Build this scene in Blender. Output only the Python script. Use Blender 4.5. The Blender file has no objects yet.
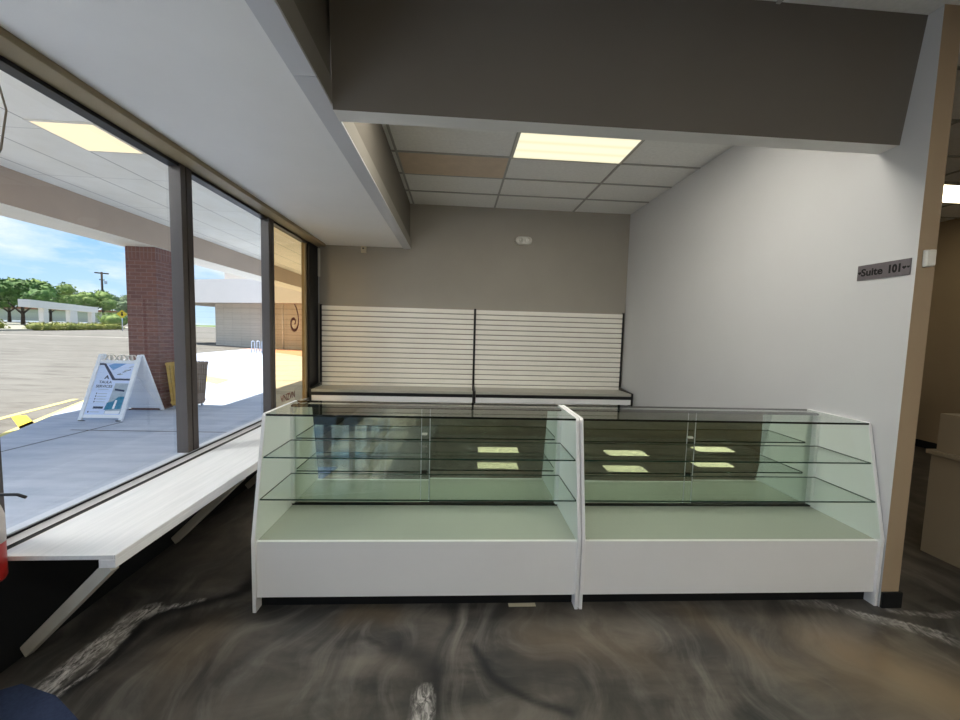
import bpy, bmesh, math, random
from mathutils import Vector, Matrix, noise
random.seed(7)
SC = bpy.context.scene
COL = SC.collection
PI = math.pi

# ------------------------------------------------------------------ helpers
def lin(r, g=None, b=None):
    if g is None: g = b = r
    f = lambda c: (c/255/12.92) if c/255 <= .04045 else ((c/255+.055)/1.055)**2.4
    return (f(r), f(g), f(b), 1)

class MB:
    """collects shapes and links them as one mesh object"""
    def __init__(s): s.bm = bmesh.new()
    def face(s, pts, mi=0):
        f = s.bm.faces.new([s.bm.verts.new(p) for p in pts]); f.material_index = mi; return f
    def hull(s, a, b, mi=0):
        """two matching loops of points -> closed solid"""
        va = [s.bm.verts.new(p) for p in a]; vb = [s.bm.verts.new(p) for p in b]; n = len(a)
        fs = [s.bm.faces.new(va[::-1]), s.bm.faces.new(vb)]
        for i in range(n): fs.append(s.bm.faces.new([va[i], va[(i+1) % n], vb[(i+1) % n], vb[i]]))
        for f in fs: f.material_index = mi
        bmesh.ops.recalc_face_normals(s.bm, faces=fs)
        return fs
    def box(s, x0, y0, z0, x1, y1, z1, mi=0):
        return s.hull([(x0,y0,z0),(x1,y0,z0),(x1,y1,z0),(x0,y1,z0)], [(x0,y0,z1),(x1,y0,z1),(x1,y1,z1),(x0,y1,z1)], mi)
    def prism(s, axis, lo, hi, poly, mi=0):
        def P(t, a, b): return {'x': (t,a,b), 'y': (a,t,b), 'z': (a,b,t)}[axis]
        return s.hull([P(lo,*p) for p in poly], [P(hi,*p) for p in poly], mi)
    def bar(s, p, q, w, h, mi=0, up=(0,0,1)):
        p, q = Vector(p), Vector(q); d = (q-p).normalized(); a = d.cross(Vector(up)).normalized(); b = a.cross(d)
        c = [a*w/2*i + b*h/2*j for i, j in ((-1,-1),(1,-1),(1,1),(-1,1))]
        return s.hull([p+k for k in c], [q+k for k in c], mi)
    def tube(s, pts, r, seg=8, mi=0, closed=False):
        pts = [Vector(p) for p in pts]; rings = []; n = len(pts)
        rr = r if isinstance(r, (list, tuple)) else [r]*n
        ref = None
        for i, p in enumerate(pts):
            d = (pts[min(i+1, n-1)] - pts[max(i-1, 0)]).normalized()
            if ref is None: ref = d.orthogonal().normalized()
            a = (ref - d*ref.dot(d)).normalized(); ref = a; b = d.cross(a)
            rings.append([s.bm.verts.new(p + (a*math.cos(t)+b*math.sin(t))*rr[i]) for t in [2*PI*k/seg for k in range(seg)]])
        fs = []
        for i in range(n-1):
            for k in range(seg): fs.append(s.bm.faces.new([rings[i][k], rings[i][(k+1) % seg], rings[i+1][(k+1) % seg], rings[i+1][k]]))
        fs += [s.bm.faces.new(rings[0][::-1]), s.bm.faces.new(rings[-1])]
        for f in fs: f.material_index = mi; f.smooth = True
        bmesh.ops.recalc_face_normals(s.bm, faces=fs)
    def lathe(s, prof, c=(0,0,0), seg=24, mi=0):
        rings = [[s.bm.verts.new((c[0]+r*math.cos(2*PI*k/seg), c[1]+r*math.sin(2*PI*k/seg), c[2]+z)) for k in range(seg)] for r, z in prof]
        fs = []
        for i in range(len(rings)-1):
            for k in range(seg): fs.append(s.bm.faces.new([rings[i][k], rings[i][(k+1) % seg], rings[i+1][(k+1) % seg], rings[i+1][k]]))
        fs += [s.bm.faces.new(rings[0][::-1]), s.bm.faces.new(rings[-1])]
        for f in fs: f.material_index = mi; f.smooth = True
        bmesh.ops.recalc_face_normals(s.bm, faces=fs)
    def blob(s, c, r, sub=2, amp=.25, sc=(1,1,1), mi=0, freq=2.0):
        m = bmesh.new(); bmesh.ops.create_icosphere(m, subdivisions=sub, radius=1)
        vm = {}
        for v in m.verts:
            k = 1 + amp*noise.noise(v.co*freq + Vector(c))
            vm[v.index] = s.bm.verts.new(Vector(c) + Vector((v.co.x*sc[0], v.co.y*sc[1], v.co.z*sc[2]))*r*k)
        for f in m.faces:
            g = s.bm.faces.new([vm[v.index] for v in f.verts]); g.material_index = mi; g.smooth = True
        m.free()
    def build(s, name, mats, parent=None, bevel=0, mat=None, seg=2):
        me = bpy.data.meshes.new(name); s.bm.to_mesh(me); s.bm.free()
        for m in (mats if isinstance(mats, (list, tuple)) else [mats]): me.materials.append(m)
        o = bpy.data.objects.new(name, me); COL.objects.link(o)
        if parent: o.parent = parent
        if mat is not None: o.matrix_local = mat
        if bevel:
            b = o.modifiers.new('edge', 'BEVEL'); b.width = bevel; b.segments = seg; b.limit_method = 'ANGLE'
        return o

def tag(o, label=None, cat=None, group=None, kind=None):
    for k, v in (('label', label), ('category', cat), ('group', group), ('kind', kind)):
        if v: o[k] = v
    return o
def empty(name, loc=(0,0,0), rz=0):
    o = bpy.data.objects.new(name, None); COL.objects.link(o); o.location = loc; o.rotation_euler = (0,0,rz)
    o.empty_display_size = .1
    return o
def copy_tree(o, parent=None):
    c = o.copy(); COL.objects.link(c); c.parent = parent
    for ch in list(o.children): copy_tree(ch, c)
    return c
def struct(o): o['kind'] = 'structure'; return o

def text_mesh(txt, size, bold=0.0, shear=0.0, align='CENTER', depth=.0006):
    cu = bpy.data.curves.new('lettering', 'FONT'); cu.body = txt; cu.size = size; cu.offset = bold; cu.shear = shear
    cu.align_x = align; cu.align_y = 'CENTER'; cu.extrude = depth; cu.resolution_u = 3
    t = bpy.data.objects.new('lettering', cu); COL.objects.link(t)
    bpy.context.view_layer.update()
    me = bpy.data.meshes.new_from_object(t.evaluated_get(bpy.context.evaluated_depsgraph_get()))
    bpy.data.objects.remove(t); bpy.data.curves.remove(cu)
    return me
def put_mesh(me, name, mat, parent, M):
    me.name = name; me.materials.clear(); me.materials.append(mat)
    o = bpy.data.objects.new(name, me); COL.objects.link(o); o.parent = parent; o.matrix_local = M
    return o

# ------------------------------------------------------------------ materials
class NT:
    def __init__(s, name):
        s.m = bpy.data.materials.new(name); s.m.use_nodes = True; s.t = s.m.node_tree; s.t.nodes.clear()
        s.out = s.n('ShaderNodeOutputMaterial')
    def n(s, typ, **kw):
        x = s.t.nodes.new(typ)
        for k, v in kw.items(): setattr(x, k, v)
        return x
    def l(s, a, b): s.t.links.new(a, b)
    def val(s, sock, v):
        if hasattr(v, 'is_output'): s.l(v, sock)
        else: sock.default_value = v
    def math(s, op, a, b=0.0, c=0.0):
        x = s.n('ShaderNodeMath', operation=op); s.val(x.inputs[0], a); s.val(x.inputs[1], b); s.val(x.inputs[2], c); return x.outputs[0]
    def mix(s, f, a, b):
        x = s.n('ShaderNodeMix', data_type='RGBA'); s.val(x.inputs[0], f); s.val(x.inputs[6], a); s.val(x.inputs[7], b); return x.outputs[2]
    def ramp(s, f, stops):
        x = s.n('ShaderNodeValToRGB'); s.l(f, x.inputs[0]); e = x.color_ramp.elements
        while len(e) < len(stops): e.new(.5)
        for k, (p, c) in enumerate(stops): e[k].position = p; e[k].color = c if len(c) == 4 else (*c, 1)
        return x.outputs[0]
    def obj(s): return s.n('ShaderNodeTexCoord').outputs['Object']
    def noise(s, vec, scale, detail=4, rough=.5, dist=0.0):
        x = s.n('ShaderNodeTexNoise'); s.l(vec, x.inputs['Vector']); x.inputs['Scale'].default_value = scale
        x.inputs['Detail'].default_value = detail; x.inputs['Roughness'].default_value = rough; x.inputs['Distortion'].default_value = dist
        return x.outputs['Fac']
    def map(s, vec, scale=(1,1,1), rot=(0,0,0), loc=(0,0,0)):
        x = s.n('ShaderNodeMapping'); s.l(vec, x.inputs[0]); x.inputs['Scale'].default_value = scale
        x.inputs['Rotation'].default_value = rot; x.inputs['Location'].default_value = loc; return x.outputs[0]
    def bsdf(s, col, rough=.5, spec=.5, metal=0.0, bump=None, bstr=.2, bdist=.01):
        x = s.n('ShaderNodeBsdfPrincipled'); s.val(x.inputs['Base Color'], col); s.val(x.inputs['Roughness'], rough)
        x.inputs['Specular IOR Level'].default_value = spec; x.inputs['Metallic'].default_value = metal
        if bump is not None:
            b = s.n('ShaderNodeBump'); b.inputs['Strength'].default_value = bstr; b.inputs['Distance'].default_value = bdist
            s.l(bump, b.inputs['Height']); s.l(b.outputs[0], x.inputs['Normal'])
        s.l(x.outputs[0], s.out.inputs[0]); return x

def paint(name, col, rough=.55, var=.06, spec=.3, scale=3.0, bump=0.0, metal=0.0):
    t = NT(name); v = t.obj(); f = t.noise(v, scale, 5, .6)
    lo = tuple(c*(1-var) for c in col[:3]); hi = tuple(min(1, c*(1+var)) for c in col[:3])
    c = t.ramp(f, [(.3, lo), (.7, hi)])
    if bump: t.bsdf(c, rough, spec, metal, t.noise(v, 160, 3, .6), bump, .004)
    else: t.bsdf(c, rough, spec, metal)
    return t.m
def glass(name, tint, refl=1.0, ior=1.5):
    t = NT(name)
    tr = t.n('ShaderNodeBsdfTransparent'); tr.inputs[0].default_value = (*tint, 1)
    gl = t.n('ShaderNodeBsdfGlossy'); gl.inputs['Roughness'].default_value = 0.0
    fr = t.n('ShaderNodeFresnel'); fr.inputs[0].default_value = ior
    bf = t.n('ShaderNodeNewGeometry').outputs['Backfacing']
    fac = t.math('MULTIPLY', t.math('MULTIPLY', fr.outputs[0], refl), t.math('SUBTRACT', 1.0, bf))
    mx = t.n('ShaderNodeMixShader'); t.l(fac, mx.inputs[0]); t.l(tr.outputs[0], mx.inputs[1]); t.l(gl.outputs[0], mx.inputs[2])
    t.l(mx.outputs[0], t.out.inputs[0]); return t.m
def emit(name, col, st):
    t = NT(name); e = t.n('ShaderNodeEmission'); e.inputs[0].default_value = col; e.inputs[1].default_value = st
    t.l(e.outputs[0], t.out.inputs[0]); return t.m
def lamp_mat(name, st, warm=(1,.86,.56), hot=(1,.95,.74)):
    """prismatic diffuser lit by tubes lying along x"""
    t = NT(name); v = t.obj(); sx = t.n('ShaderNodeSeparateXYZ'); t.l(v, sx.inputs[0])
    w = t.math('ABSOLUTE', t.math('SINE', t.math('MULTIPLY_ADD', sx.outputs[1], 3*PI/.5, PI/2*3)))
    e = t.n('ShaderNodeEmission'); t.l(t.ramp(w, [(.0, warm), (.8, hot)]), e.inputs[0]); e.inputs[1].default_value = st
    t.l(e.outputs[0], t.out.inputs[0]); return t.m

M_white_wall = paint('white_wall_paint', (.60,.605,.615,1), .6, .015, .3, 2)
M_white = paint('white_laminate', (.86,.86,.86,1), .42, .02, .35, 2)
M_white_edge = paint('cream_edge_banding', (.70,.67,.61,1), .4, .03)
M_grey_shade = paint('grey_paint_shaded', lin(112,107,99), .6, .03, .3, 2)  # same grey paint as the back wall, with shade put into the colour
M_grey_lit = paint('grey_paint_lit', lin(166,161,151), .6, .03, .3, 2)  # lighter copy of the beam's grey, its stronger light put into the colour
M_tan = paint('tan_wall_paint', lin(168,148,122), .6, .03, .3, 2)
M_header = paint('tan_header', lin(150,136,108), .5, .05)
M_soffit = paint('soffit_white', (.87,.87,.86,1), .6, .03, .3, 1.2)
M_trim = paint('trim_white', (.58,.59,.62,1), .45, .02, .4)
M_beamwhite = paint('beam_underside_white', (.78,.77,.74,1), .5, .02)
M_ceil = paint('ceiling_tile', lin(238,238,234), .8, .05, .1, 30, .35)
M_ceilstain = paint('stained_ceiling_tile', lin(214,196,174), .8, .06, .1, 8, .35)
M_tbar = paint('ceiling_grid', lin(168,168,162), .5, .02)
M_black = paint('black_paint', lin(22,24,26), .5, .1, .3)
M_black_metal = paint('black_metal', lin(18,18,19), .4, .05, .5)
M_bronze = paint('bronze_aluminium', lin(74,68,66), .4, .05, .5, 4)
M_bronze_d = paint('dark_gasket', lin(16,18,24), .45, .05, .4)
M_alu = paint('pale_aluminium', lin(200,205,215), .35, .03, .5)
M_lip = paint('white_sill_lip', lin(240,241,248), .4, .02, .4)
M_slat = paint('almond_slats', lin(249,246,237), .45, .03, .4)
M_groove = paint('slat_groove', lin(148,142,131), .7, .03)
M_deckgrey = paint('grey_shelf_laminate', lin(172,170,160), .45, .03)
M_glass_win = glass('window_glass', (.985,.99,.985))
M_glass_amber = glass('amber_tinted_glass', (.96,.81,.58))
M_glass = glass('display_glass', (.95,.975,.955))
M_shelf = glass('shelf_glass', (.955,.98,.965))
M_edge = paint('green_glass_edge', lin(24,60,50), .25, .05, .5)
M_edge_d = paint('dark_glass_edge', lin(14,26,24), .25, .05, .5)
M_beige = paint('beige_plastic', lin(205,195,170), .5, .03)
M_wplastic = paint('white_plastic', lin(232,230,222), .4, .02, .4)
M_red = paint('red_enamel', lin(170,34,28), .35, .05, .5)
M_paper = paint('label_paper', lin(214,206,204), .6, .06, .3, 40)
M_deck = paint('pale_deck_laminate', (.43,.43,.39,1), .45, .02)
M_counter = paint('tan_counter_laminate', lin(168,152,126), .5, .03)
M_lampframe = paint('lamp_frame', lin(200,198,188), .5, .02)
M_signplate = paint('brushed_grey_plate', lin(112,106,110), .4, .1, .5, 60, metal=.3)
M_ink = paint('black_ink', lin(14,13,14), .5, .05)
M_mat = paint('blue_mat_pile', lin(56,66,92), .9, .15, .1, 90)

def m_mirror():
    t = NT('door_mirror'); g = t.n('ShaderNodeBsdfGlossy'); g.inputs[0].default_value = (.70,.76,.68,1); g.inputs['Roughness'].default_value = 0
    t.l(g.outputs[0], t.out.inputs[0]); return t.m
M_mirror = m_mirror()

def m_wood_white():
    t = NT('whitewashed_planks'); v = t.obj()
    f = t.noise(t.map(v, (26, 1.2, 26)), 2.0, 6, .6)
    c = t.ramp(f, [(.3, (.78,.79,.80)), (.7, (.90,.90,.91))])
    t.bsdf(c, .38, .5); return t.m
M_bench = m_wood_white()
M_brace = paint('painted_brace', lin(205,202,190), .5, .05, .3, 6)

def m_floor():
    t = NT('epoxy_floor'); v = t.obj()
    w = t.noise(t.map(v, (1,1,1), (0,0,.5)), .9, 3, .5, .3)
    s = t.noise(t.map(v, (1.0, 2.6, 1), (0,0,.75)), 1.3, 6, .6, .35)
    f2 = t.noise(t.map(v, (5, 1.2, 1), (0,0,-.9)), 2.2, 6, .6, .2)
    base = t.ramp(s, [(.28, lin(38,39,39)), (.44, lin(60,58,55)), (.58, lin(86,81,75)), (.8, lin(108,101,92))])
    brown = t.ramp(f2, [(.3, lin(58,54,49)), (.7, lin(98,91,82))])
    c = t.mix(t.ramp(w, [(.45, (0,0,0)), (.65, (.6,.6,.6))]), base, brown)
    at = t.n('ShaderNodeAttribute'); at.attribute_name = 'vein'
    sp = t.n('ShaderNodeSeparateColor'); t.l(at.outputs['Color'], sp.inputs[0])
    grain = t.ramp(t.noise(t.map(v, (1.0,.35,1), (0,0,-.45)), 42, 5, .7, 1.2), [(.40, (.06,.06,.06)), (.50, (.45,.45,.45)), (.60, (1,1,1))])
    g1 = t.n('ShaderNodeSeparateColor'); t.l(grain, g1.inputs[0])
    wn = t.n('ShaderNodeTexNoise'); t.l(v, wn.inputs['Vector']); wn.inputs['Scale'].default_value = 1.1; wn.inputs['Detail'].default_value = 2
    va = t.n('ShaderNodeVectorMath', operation='MULTIPLY_ADD'); t.l(wn.outputs['Color'], va.inputs[0]); va.inputs[1].default_value = (1.1, 1.1, 0); t.l(v, va.inputs[2])
    wv = va.outputs[0]
    st = t.noise(t.map(wv, (4.5, 1.1, 1), (0,0,.6)), 1.5, 7, .62)
    sk = t.n('ShaderNodeSeparateColor'); t.l(t.ramp(st, [(.48, (0,0,0)), (.70, (.5,.5,.5))]), sk.inputs[0])
    c = t.mix(sk.outputs[0], c, lin(132,128,121))
    sd2 = t.n('ShaderNodeSeparateColor'); t.l(t.ramp(t.noise(t.map(wv, (3.2, 1.0, 1), (0,0,.6), (3,5,0)), 1.3, 7, .64), [(.48, (0,0,0)), (.68, (.75,.75,.75))]), sd2.inputs[0])
    c = t.mix(sd2.outputs[0], c, lin(34,36,37))
    c = t.mix(sp.outputs[1], c, lin(20,22,25))
    c = t.mix(sp.outputs[2], c, lin(116,100,78))
    c = t.mix(t.math('MULTIPLY', sp.outputs[0], g1.outputs[0]), c, lin(206,202,196))
    fine = t.noise(v, 60, 4, .7)
    r = t.math('MULTIPLY_ADD', t.noise(v, 3, 2, .5), .12, .25)
    x = t.bsdf(c, .3, .35, 0, fine, .03, .002)
    t.l(r, x.inputs['Roughness']); return t.m
M_floor = m_floor()

def m_brick():
    t = NT('red_brown_brick'); v = t.obj(); s = t.n('ShaderNodeSeparateXYZ'); t.l(v, s.inputs[0])
    cb = t.n('ShaderNodeCombineXYZ'); t.l(t.math('ADD', s.outputs[0], s.outputs[1]), cb.inputs[0]); t.l(s.outputs[2], cb.inputs[1])
    b = t.n('ShaderNodeTexBrick'); t.l(cb.outputs[0], b.inputs['Vector']); b.inputs['Scale'].default_value = 1
    b.inputs['Brick Width'].default_value = .19; b.inputs['Row Height'].default_value = .066; b.inputs['Mortar Size'].default_value = .007
    b.inputs['Color1'].default_value = lin(138,98,90); b.inputs['Color2'].default_value = lin(116,84,82); b.inputs['Mortar'].default_value = lin(146,124,118)
    b2 = t.n('ShaderNodeTexBrick'); t.l(cb.outputs[0], b2.inputs['Vector']); b2.offset = 0; b2.inputs['Scale'].default_value = 1
    b2.inputs['Brick Width'].default_value = .066; b2.inputs['Row Height'].default_value = .20; b2.inputs['Mortar Size'].default_value = .007
    b2.inputs['Color1'].default_value = lin(138,98,90); b2.inputs['Color2'].default_value = lin(116,84,82); b2.inputs['Mortar'].default_value = lin(146,124,118)
    top = t.math('GREATER_THAN', s.outputs[2], 2.68)
    c = t.mix(t.math('MULTIPLY', t.noise(v, 14, 4), .35), t.mix(top, b.outputs[0], b2.outputs[0]), lin(100,74,72))
    t.bsdf(c, .85, .1, 0, b.outputs['Fac'], -.3, .01); return t.m
M_brick = m_brick()

def m_concrete():
    t = NT('concrete_walk'); v = t.obj(); a = t.noise(v, 1.3, 7, .65); b = t.noise(t.map(v, (1,6,1), (0,0,.3)), 1.0, 6, .65)
    c = t.mix(.5, t.ramp(a, [(.3, lin(164,174,192)), (.7, lin(200,206,218))]), t.ramp(b, [(.35, lin(158,169,190)), (.65, lin(198,204,216))]))
    t.bsdf(c, .85, .15, 0, t.noise(v, 50, 4), .15, .004); return t.m
M_conc = m_concrete()
def m_asphalt():
    t = NT('worn_asphalt'); v = t.obj(); a = t.noise(t.map(v, (1,3,1), (0,0,.75)), .7, 8, .65, .6)
    c = t.ramp(a, [(.3, lin(96,93,88)), (.5, lin(116,113,108)), (.72, lin(126,124,118))])
    t.bsdf(c, .9, .1, 0, t.noise(v, 40, 4), .15, .004); return t.m
M_asph = m_asphalt()
M_joint = paint('dark_joint', lin(104,103,106), .9, .2, .1, 6)
M_yellow = paint('yellow_road_paint', lin(226,196,60), .7, .1, .2, 12)
M_yellow_pale = paint('faded_yellow_paint', lin(214,200,130), .8, .12, .2, 8)
M_redpave = paint('reddish_pavers', lin(196,160,150), .85, .1, .1, 3)
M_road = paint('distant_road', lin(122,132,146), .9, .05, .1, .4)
M_island = paint('island_soil', lin(150,148,136), .9, .1, .1, 2)
M_grass = paint('verge_grass', lin(110,128,72), .9, .2, .1, .5)
M_canopy_beam = paint('canopy_fascia_tan', lin(184,164,148), .7, .04, .2, 2)
M_canopy_under = paint('canopy_underside_cream', lin(226,220,208), .7, .03, .2)
M_stucco = paint('pale_stucco', lin(190,184,178), .8, .03, .15, 2, .2)
M_stucco2 = paint('white_fascia_stucco', lin(222,218,216), .8, .02, .15, 2, .2)
M_pipe = paint('white_pipe', lin(236,236,232), .5, .02)
M_galv = paint('galvanised_steel', lin(190,200,214), .4, .05, .5, metal=.2)

def m_block():
    t = NT('tan_block_wall'); v = t.obj()
    b = t.n('ShaderNodeTexBrick'); s = t.n('ShaderNodeSeparateXYZ'); t.l(v, s.inputs[0]); cb = t.n('ShaderNodeCombineXYZ')
    t.l(s.outputs[0], cb.inputs[0]); t.l(s.outputs[2], cb.inputs[1]); t.l(cb.outputs[0], b.inputs['Vector'])
    b.offset = 0; b.inputs['Scale'].default_value = 1; b.inputs['Brick Width'].default_value = .8; b.inputs['Row Height'].default_value = .4; b.inputs['Mortar Size'].default_value = .012
    b.inputs['Color1'].default_value = lin(206,196,182); b.inputs['Color2'].default_value = lin(200,190,176); b.inputs['Mortar'].default_value = lin(176,166,152)
    t.bsdf(b.outputs[0], .85, .1); return t.m
M_block = m_block()
def m_canopy_tile():
    t = NT('canopy_ceiling_tile'); v = t.obj(); s = t.n('ShaderNodeSeparateXYZ'); t.l(v, s.inputs[0])
    def line(ax, pitch, off, w):
        u = t.math('FRACT', t.math('DIVIDE', t.math('ADD', s.outputs[ax], off), pitch))
        return t.math('LESS_THAN', u, w/pitch)
    g = t.math('MAXIMUM', line(0, .585, 20*.585+1.62, .016), t.math('MULTIPLY', line(1, 1.2, 24+.5, .012), .5))
    c = t.mix(t.math('MULTIPLY', g, .75), t.ramp(t.noise(v, 2, 5, .6), [(.3, lin(236,231,219)), (.7, lin(246,242,233))]), lin(150,142,130))
    t.bsdf(c, .8, .1); return t.m
M_ctile = m_canopy_tile()
def leafy(name, a, b, c):
    t = NT(name); v = t.obj(); f = t.noise(v, 1.3, 5, .7)
    t.bsdf(t.ramp(f, [(.3, a), (.5, b), (.7, c)]), .7, .2); return t.m
M_leaf1 = leafy('oak_leaves', lin(36,62,30), lin(66,98,46), lin(104,136,70))
M_leaf2 = leafy('pale_leaves', lin(66,88,42), lin(106,130,66), lin(150,164,92))
M_leaf3 = leafy('grey_green_leaves', lin(64,82,60), lin(98,116,86), lin(132,148,112))
M_hedge = leafy('hedge_leaves', lin(76,92,40), lin(122,128,58), lin(160,152,80))
M_bark = paint('bark', lin(72,62,54), .9, .2, .1, 6)
M_canyellow = paint('yellow_can_panel', lin(196,164,92), .6, .1, .3, 8)
M_canbrown = paint('brown_can_panel', lin(128,108,92), .6, .1, .3, 8)

# ------------------------------------------------------------------ room dimensions
XW, XR, YB, YR = -.89, 3.593, 3.572, -8.8        # window plane, partition, back wall, rear wall
ZC, ZS, XS = 3.322, 2.715, .387                  # ceiling, soffit underside, soffit edge
XE, XH = 9.6, 8.1                                # far right wall, hall wall
YE, TE = -.051, .111                             # partition end, thickness

# floor with poured swirls: a mesh grid carries where the veins run
def build_floor():
    def axis(lo, a, b, hi, fine, coarse):
        r = []; x = lo
        while x < a: r.append(x); x += coarse
        x = a
        while x < b: r.append(x); x += fine
        x = b
        while x < hi: r.append(x); x += coarse
        return r + [hi]
    xs = axis(-.95, -.95, 4.3, XE, .013, .5); ys = axis(YR, -1.0, .5, YB+.1, .013, .5)
    veins = [  # polyline, half width, channel (0 pale, 1 dark, 2 brown), strength
        ([(-.68,-.50),(-.645,-.33),(-.60,-.13),(-.575,-.03),(-.52,.03)], .078, 0, 1.0),
        ([(-.57,-.44),(-.50,-.30),(-.53,-.12)], .018, 0, .8),
        ([(-.46,.03),(-.40,.08),(-.355,.11),(-.31,.13)], .026, 0, .8),
        ([(-.56,-.44),(-.46,-.26),(-.50,-.04),(-.37,.06),(-.14,.18),(-.10,.32)], .05, 1, .85),
        ([(-.45,-.30),(-.33,-.10),(-.20,.0)], .07, 1, .6),
        ([(-.12,.20),(-.07,.36),(-.02,.45)], .03, 1, .9),
        ([(.84,-.24),(.93,-.33),(.99,-.45),(.97,-.62)], .085, 1, .75),
        ([(.95,-.52),(.96,-.58),(.93,-.66),(.96,-.75)], .05, 0, .9),
        ([(1.20,-.30),(1.27,-.45),(1.40,-.56),(1.55,-.64)], .022, 1, .9),
        ([(.90,-.30),(.73,-.20),(.60,-.18),(.48,-.195)], .02, 1, .5),
        ([(3.14,.03),(3.30,-.06),(3.45,-.17),(3.68,-.34),(3.9,-.5)], .05, 0, .45),
        ([(3.25,-.02),(3.45,-.12),(3.72,-.28)], .016, 0, .8),
        ([(3.65,-.08),(3.9,-.12),(4.2,-.10)], .03, 0, .5),
        ([(-.18,-.06),(-.16,-.28)], .10, 2, .25),
        ([(3.05,-.42),(3.30,-.56),(3.5,-.8)], .24, 2, .9), ([(1.5,-.2),(2.0,-.3)], .14, 2, .3),
        ([(2.4,-.1),(2.75,-.5)], .10, 2, .35), ([(.5,-.05),(.75,-.02)], .08, 2, .35),
    ]
    def seg(p, a, b):
        ax, ay = a; bx, by = b; dx, dy = bx-ax, by-ay; t = max(0, min(1, ((p[0]-ax)*dx+(p[1]-ay)*dy)/(dx*dx+dy*dy)))
        return math.hypot(p[0]-ax-t*dx, p[1]-ay-t*dy)
    bb = [(min(q[0] for q in v[0])-.35, max(q[0] for q in v[0])+.35, min(q[1] for q in v[0])-.35, max(q[1] for q in v[0])+.35) for v in veins]
    me = bpy.data.meshes.new('floor')
    nx, ny = len(xs), len(ys)
    vs = [(x, y, 0) for y in ys for x in xs]
    fs = [(j*nx+i, j*nx+i+1, (j+1)*nx+i+1, (j+1)*nx+i) for j in range(ny-1) for i in range(nx-1)]
    me.from_pydata(vs, [], fs)
    ca = me.color_attributes.new('vein', 'FLOAT_COLOR', 'POINT')
    buf = [0.0]*(4*len(vs))
    for k, (x, y, _) in enumerate(vs):
        ch = [0.0, 0.0, 0.0]
        if -1 < x < 4.3 and -1.05 < y < .55:
            n1 = noise.noise((x*3.2, y*3.2, .3)); n2 = noise.noise((x*3.2, y*3.2, 7.3)); n3 = noise.noise((x*14, y*14, 2.1))
            p = (x + .07*n1 + .012*n3, y + .07*n2 - .012*n3)
            for v, b in zip(veins, bb):
                if not (b[0] < x < b[1] and b[2] < y < b[3]): continue
                d = min(seg(p, v[0][i], v[0][i+1]) for i in range(len(v[0])-1))
                w = v[1]
                g = math.exp(-(d/w)**2*1.1) if v[2] else max(0, 1-(d/w)**3)
                st = .5 + .5*noise.noise((x*9+y*22, y*9-x*22, 5)) if v[2] == 0 else .8 + .3*n3
                ch[v[2]] = max(ch[v[2]], g*v[3]*max(0, min(1, st+.25)))
        buf[4*k:4*k+4] = (ch[0], ch[1], ch[2], 1)
    ca.data.foreach_set('color', buf)
    me.materials.append(M_floor)
    o = bpy.data.objects.new('floor', me); COL.objects.link(o); struct(o)
build_floor()

# ceiling slab with lay-in tiles and grid bars
PX, PY_ = 1.148, .535
GX0, GY0 = .436, YB                   # grid origin: lines measured off the back wall
m = MB(); m.box(XW-.1, YR-.1, ZC+.012, XE+.1, YB+.1, ZC+.12)
cl = m.build('ceiling', [M_ceil]); struct(cl)
m = MB()
def bars(x0, x1, y0, y1):
    i = math.ceil((x0-GX0)/PX)
    while GX0+i*PX < x1:
        x = GX0+i*PX; m.box(x-.011, y0, ZC, x+.011, y1, ZC+.013); i += 1
    j = 1
    while YB-j*PY_ > y0:
        y = YB-j*PY_
        if y < y1: m.box(x0, y-.010, ZC+.001, x1, y+.010, ZC+.013)
        j += 1
bars(XS, XR, .2, YB); bars(XS, XE, YR, .02); bars(XR+TE, XE, .02, YB)
m.build('ceiling_grid', M_tbar, cl)
m = MB(); m.box(GX0+.014, YB-3*PY_+.012, ZC+.002, GX0+PX-.014, YB-2*PY_-.012, ZC+.011)
st = m.build('ceiling_tile', M_ceilstain, cl); st['label'] = 'brownish stained ceiling tile'

# walls
m = MB(); m.box(XW-.1, YB, 0, XE+.1, YB+.12, ZC+.1); w = m.build('wall_back', M_grey_lit); struct(w)
m = MB()
fs = m.box(XR, YE, 0, XR+TE, YB, ZC+.01)
for f in fs:
    c = f.calc_center_median()
    f.material_index = 0 if abs(c.x-XR) < 1e-3 else 1
w = m.build('wall_right', [M_white_wall, M_tan]); struct(w)
m = MB(); m.box(XR+.0005-.0005, YE-.014, 0, XR+TE+.014, YE, .095); m.box(XR+TE, YE, 0, XR+TE+.014, YB, .095)
struct(m.build('baseboard_right', M_black, bevel=.003))
m = MB(); m.box(XH, .9, 0, XE+.1, YB, ZC+.01); struct(m.build('wall_hall', M_tan))
m = MB(); m.box(XH-.014, .9, 0, XH, YB, .11); struct(m.build('baseboard_hall', M_black))
m = MB(); m.box(XE, YR, 0, XE+.12, .9, ZC+.01); struct(m.build('wall_side', M_tan))
m = MB(); m.box(XW-.1, YR-.12, 0, XE+.12, YR, ZC+.01); struct(m.build('wall_rear', M_tan))
# knee wall below the storefront glass
m = MB(); m.box(XW-.1, YR, -.1, XW, YB, .505); struct(m.build('wall_left', M_black))
m = MB(); m.box(XW-.1, YR, 2.78, XW, YB, 3.6); struct(m.build('wall_left_upper', M_header))

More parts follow.
